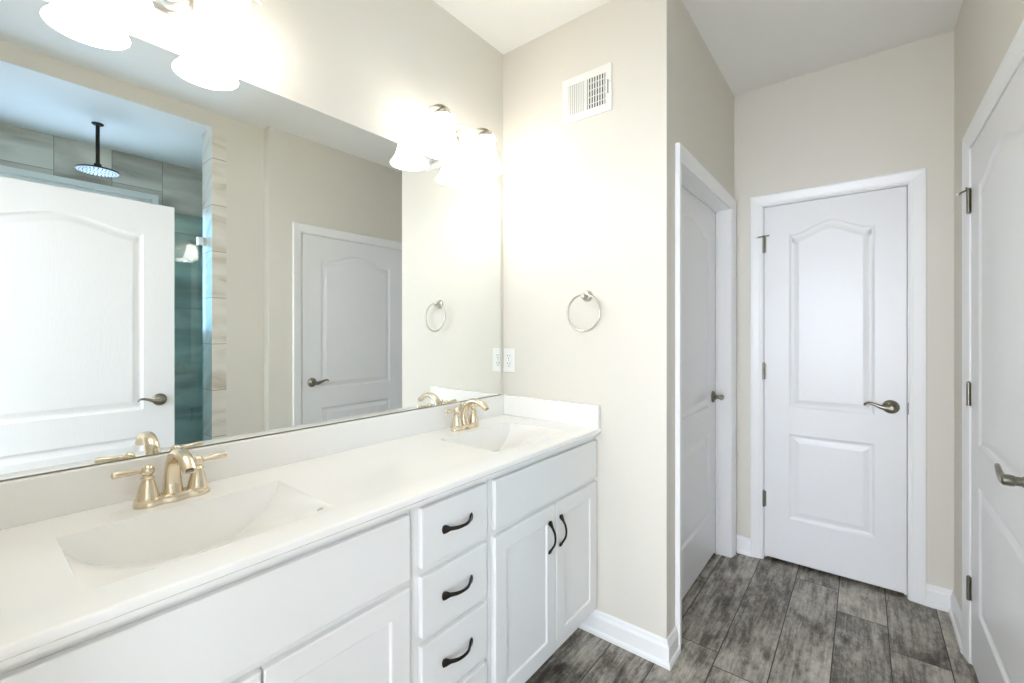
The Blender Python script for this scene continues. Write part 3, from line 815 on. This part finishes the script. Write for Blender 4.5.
# ------------------------------------------------------------------ vanity lights
def make_light(label, yc, group):
    L = thing('vanity_light', label, 'wall light', (0, yc, 2.150), 0, group)
    bm = BM()
    fx = Matrix.Translation((0.0008, 0, 0.030)) @ Matrix.Rotation(PI / 2, 4, 'Y')
    add_lathe(bm, [(0.062, 0.0), (0.062, 0.006), (0.058, 0.010), (0.050, 0.011), (0.050, 0.016), (0.045, 0.019), (0.034, 0.020), (0.034, 0.025), (0.028, 0.029), (0.012, 0.031)], 48, fx, sx=1.0, sy=1.12)
    obj('canopy', bm, M['satin'], L, 35)
    bm = BM(); add_sweep(bm, smooth_path([(0.02, 0, 0.030), (0.065, 0, 0.031), (0.111, 0, 0.040)], 14), 0.010, 0.010, (0, 1, 0), 16)
    obj('arm', bm, M['satin'], L, 40)
    bm = BM()
    P = [(0.111, -0.200, 0.052), (0.111, -0.165, 0.074), (0.111, -0.130, 0.081), (0.111, -0.090, 0.070), (0.111, -0.045, 0.048), (0.111, 0, 0.040), (0.111, 0.045, 0.048), (0.111, 0.090, 0.070), (0.111, 0.130, 0.081), (0.111, 0.165, 0.075), (0.111, 0.200, 0.055)]
    add_sweep(bm, smooth_path(P, 70), 0.0030, ramp((0, 0.006), (0.08, 0.0125), (0.5, 0.0145), (0.92, 0.0125), (1, 0.006)), (0, 0, 1), 14, flat=3)
    obj('wave_bar', bm, M['satin'], L, 50)
    for s in (-1, 1):
        cx, cy = 0.111, s * 0.130
        bm = BM()
        add_lathe(bm, [(0.006, 0.082), (0.009, 0.078), (0.014, 0.073), (0.027, 0.063), (0.038, 0.050), (0.040, 0.043), (0.036, 0.041)], 32, Matrix.Translation((cx, cy, 0)))
        obj('cup', bm, M['satin'], L, 40)
        bm = BM()
        pr = [(0.036, 0.046), (0.038, 0.034), (0.041, 0.015), (0.047, -0.015), (0.054, -0.045), (0.062, -0.070), (0.073, -0.088), (0.081, -0.098), (0.083, -0.102)]
        inn = [(r - 0.004, z) for r, z in reversed(pr)]
        add_lathe(bm, pr + inn, 48, Matrix.Translation((cx, cy, 0)), False, False)
        sh = obj('lamp_shade', bm, M['opal'], L, 60)
        bm = BM()
        add_lathe(bm, [(0.012, 0.050), (0.012, 0.020), (0.016, 0.005), (0.022, -0.010), (0.026, -0.026), (0.024, -0.042), (0.014, -0.052), (0.003, -0.055)], 24, Matrix.Translation((cx, cy, 0)))
        obj('bulb', bm, M['bulb'], sh, 60)
        d = bpy.data.lights.new('bulb_light', 'POINT'); d.energy = LAMP_W; d.color = LAMP_COL; d.shadow_soft_size = 0.024
        lo = bpy.data.objects.new('bulb_light', d); lo.location = (cx, cy, -0.082); lo.parent = L; COL.objects.link(lo)
    return L
v1 = make_light('satin nickel two-bell wall light over the far sink, by the end wall', -0.390, 'two-bell vanity lights')
dup(v1, (0, -1.412, 2.190), 'satin nickel two-bell wall light over the near sink, cut off by the picture top')

# ------------------------------------------------------------------ things on the end wall
t = thing('towel_ring', 'brushed nickel towel ring on the end wall above the countertop', 'towel ring', (0.486, 0, 1.478))
fy = Matrix.Rotation(PI / 2, 4, 'X')
bm = BM(); add_lathe(bm, [(0.025, 0.0008), (0.025, 0.006), (0.021, 0.011), (0.012, 0.015), (0.010, 0.024), (0.012, 0.030), (0.012, 0.042), (0.009, 0.046)], 32, fy)
obj('post', bm, M['satin'], t, 40)
bm = BM(); R = 0.081
add_sweep(bm, [(R * math.sin(2 * PI * i / 64), -0.036 - 0.004 * (1 - math.cos(2 * PI * i / 64)), -0.081 + 0.006 + R * math.cos(2 * PI * i / 64)) for i in range(64)], 0.0048, 0.0048, (0, 1, 0), 12, True)
obj('ring', bm, M['satin'], t, 60)

o = thing('power_outlet', 'white duplex power outlet on end wall beside the mirror', 'outlet', (0.042, 0, 1.174))
bm = BM(); add_box(bm, -0.037, 0.037, -0.0065, -0.0005, -0.060, 0.060, 0.003)
obj('cover_plate', bm, M['plastic'], o)
for s in (-1, 1):
    bm = BM()
    add_lathe(bm, [(0.0175, 0.0055), (0.0175, 0.0078), (0.0165, 0.0085)], 32, Matrix.Translation((0, 0, s * 0.0195)) @ fy, sy=0.82)
    r = obj('receptacle', bm, M['plastic'], o, 40)
    bm = BM()
    add_box(bm, -0.0080, -0.0055, -0.0090, -0.0083, s * 0.0195 + 0.000, s * 0.0195 + 0.0095)
    add_box(bm, 0.0055, 0.0080, -0.0090, -0.0083, s * 0.0195 + 0.000, s * 0.0195 + 0.0085)
    add_lathe(bm, [(0.0028, 0.0083), (0.0028, 0.0090)], 14, Matrix.Translation((0, 0, s * 0.0195 - 0.0075)) @ fy)
    obj('slot', bm, M['dark'], r)
bm = BM(); add_lathe(bm, [(0.003, 0.0062), (0.003, 0.0074), (0.001, 0.0078)], 14, fy)
obj('screw', bm, M['satin'], o, 40)

v = thing('air_vent', 'white louvred air register high on the end wall', 'air vent', (0.4805, 0, 2.372))
bm = BM()
hw, hh, iw, ih = 0.1225, 0.101, 0.094, 0.068
for a in ((-hw, hw, ih, hh), (-hw, hw, -hh, -ih), (-hw, -iw, -ih, ih), (iw, hw, -ih, ih)):
    add_box(bm, a[0], a[1], -0.006, -0.0005, a[2], a[3])
add_box(bm, -0.006, 0.004, -0.0055, -0.0005, -ih, ih)
obj('vent_frame', bm, M['plastic'], v)
bm = BM(); add_box(bm, -iw, iw, -0.0012, -0.0004, -ih, ih)  # dark sheet painted as the shade behind the louvres
obj('duct_shade_sheet', bm, M['duct'], v)
for k in range(8):                                                   # left bank, blades turned to face the door side
    x = -iw + 0.006 + k * 0.0112
    bm = BM(); q = [bm.verts.new(p) for p in ((x - 0.005, -0.0015, -ih), (x + 0.0065, -0.0055, -ih), (x + 0.0065, -0.0055, ih), (x - 0.005, -0.0015, ih), (x - 0.0055, -0.0022, -ih), (x + 0.006, -0.0062, -ih), (x + 0.006, -0.0062, ih), (x - 0.0055, -0.0022, ih))]
    for f in ((0, 1, 2, 3), (7, 6, 5, 4), (0, 4, 5, 1), (1, 5, 6, 2), (2, 6, 7, 3), (3, 7, 4, 0)): bm.faces.new([q[i] for i in f])
    obj('louvre', bm, M['plastic'], v)
for k in range(7):                                                   # right bank, turned away, dark gaps showing
    x = 0.0115 + k * 0.0125
    bm = BM(); add_box(bm, x - 0.0028, x + 0.0028, -0.0058, -0.0020, -ih, ih)
    obj('louvre', bm, M['plastic'], v)
bm = BM()
for k in range(4): add_box(bm, 0.006, iw, -0.0022, -0.0013, -0.045 + k * 0.030 - 0.0018, -0.045 + k * 0.030 + 0.0018)
obj('damper_bar', bm, M['plastic'], v)
bm = BM(); add_box(bm, 0.1045, 0.1085, -0.0066, -0.0055, -0.028, 0.032)
obj('lever_slot', bm, M['duct'], v)
for sx, sz in ((-0.112, 0.0), (0.114, 0.022)):
    bm = BM(); add_lathe(bm, [(0.0032, 0.0055), (0.0032, 0.0068), (0.001, 0.0074)], 14, Matrix.Translation((sx, 0, sz)) @ fy)
    obj('screw', bm, M['satin'], v, 40)

# ------------------------------------------------------------------ shower: head and glass
s = thing('rain_shower', 'dark round rain shower head hanging from the shower ceiling', 'shower head', (2.385, -1.180, HS))
bm = BM(); add_lathe(bm, [(0.030, -0.0005), (0.030, -0.005), (0.024, -0.010), (0.012, -0.012)], 32)
obj('flange', bm, M['bronze'], s, 40)
bm = BM(); add_lathe(bm, [(0.0105, -0.008), (0.0105, -0.262)], 20)
obj('drop_pipe', bm, M['bronze'], s, 40)
bm = BM(); add_lathe(bm, [(0.0125, -0.252), (0.018, -0.258), (0.020, -0.268), (0.016, -0.276), (0.030, -0.284), (0.070, -0.292), (0.105, -0.297), (0.108, -0.301), (0.105, -0.304), (0.098, -0.304)], 48)
hd = obj('spray_disc', bm, M['bronze'], s, 40)
bm = BM(); add_lathe(bm, [(0.099, -0.3035), (0.099, -0.3055), (0.095, -0.3062)], 48)
fc = obj('spray_face', bm, M['rain_face'], hd, 40)
bm = BM()
for rr, nn in ((0.018, 6), (0.036, 12), (0.054, 18), (0.072, 24), (0.088, 28)):
    for k in range(nn):
        a = 2 * PI * k / nn + rr * 9
        add_lathe(bm, [(0.0030, -0.3060), (0.0024, -0.3090)], 8, Matrix.Translation((rr * math.cos(a), rr * math.sin(a), 0)))
nz = obj('nozzles', bm, M['bronze'], hd); nz['kind'] = 'stuff'
bm = BM(); add_sweep(bm, [(0.10, 0.030, -0.300), (0.118, 0.036, -0.303), (0.130, 0.040, -0.307)], 0.004, 0.004, (0, 0, 1), 10)
obj('tilt_lever', bm, M['bronze'], hd, 40)

XG = 1.990
g = thing('shower_door', 'tinted glass shower door hung on the tiled column', 'shower door', (XG, -0.7235, 0.118))
bm = BM(); add_box(bm, -0.005, 0.005, -0.640, 0.0, 0, 1.957, 0.001)
obj('glass_pane', bm, M['shower_glass'], g)
for zz in (0.24, 1.797):
    bm = BM(); add_box(bm, -0.013, 0.013, -0.034, 0.006, zz - 0.028, zz + 0.028, 0.003)
    obj('clip_hinge', bm, M['chrome'], g)
bm = BM()
add_sweep(bm, smooth_path([(-0.006, -0.585, 0.80), (-0.045, -0.585, 0.805), (-0.050, -0.585, 0.90), (-0.050, -0.585, 1.00), (-0.045, -0.585, 1.095), (-0.006, -0.585, 1.10)], 30), 0.009, 0.009, (0, 1, 0), 14)
obj('pull_handle', bm, M['chrome'], g, 50)
p = thing('shower_screen', 'fixed tinted glass panel beside the shower door', 'glass panel', (XG, -1.368, 0.112))
bm = BM(); add_box(bm, -0.005, 0.005, -0.514, 0.0, 0, 1.963, 0.001)
obj('glass_pane', bm, M['shower_glass'], p)
for zz in (0.30, 1.65):
    bm = BM(); add_box(bm, -0.012, 0.012, -0.5165, -0.475, zz - 0.022, zz + 0.022, 0.003)
    obj('wall_clip', bm, M['chrome'], p)
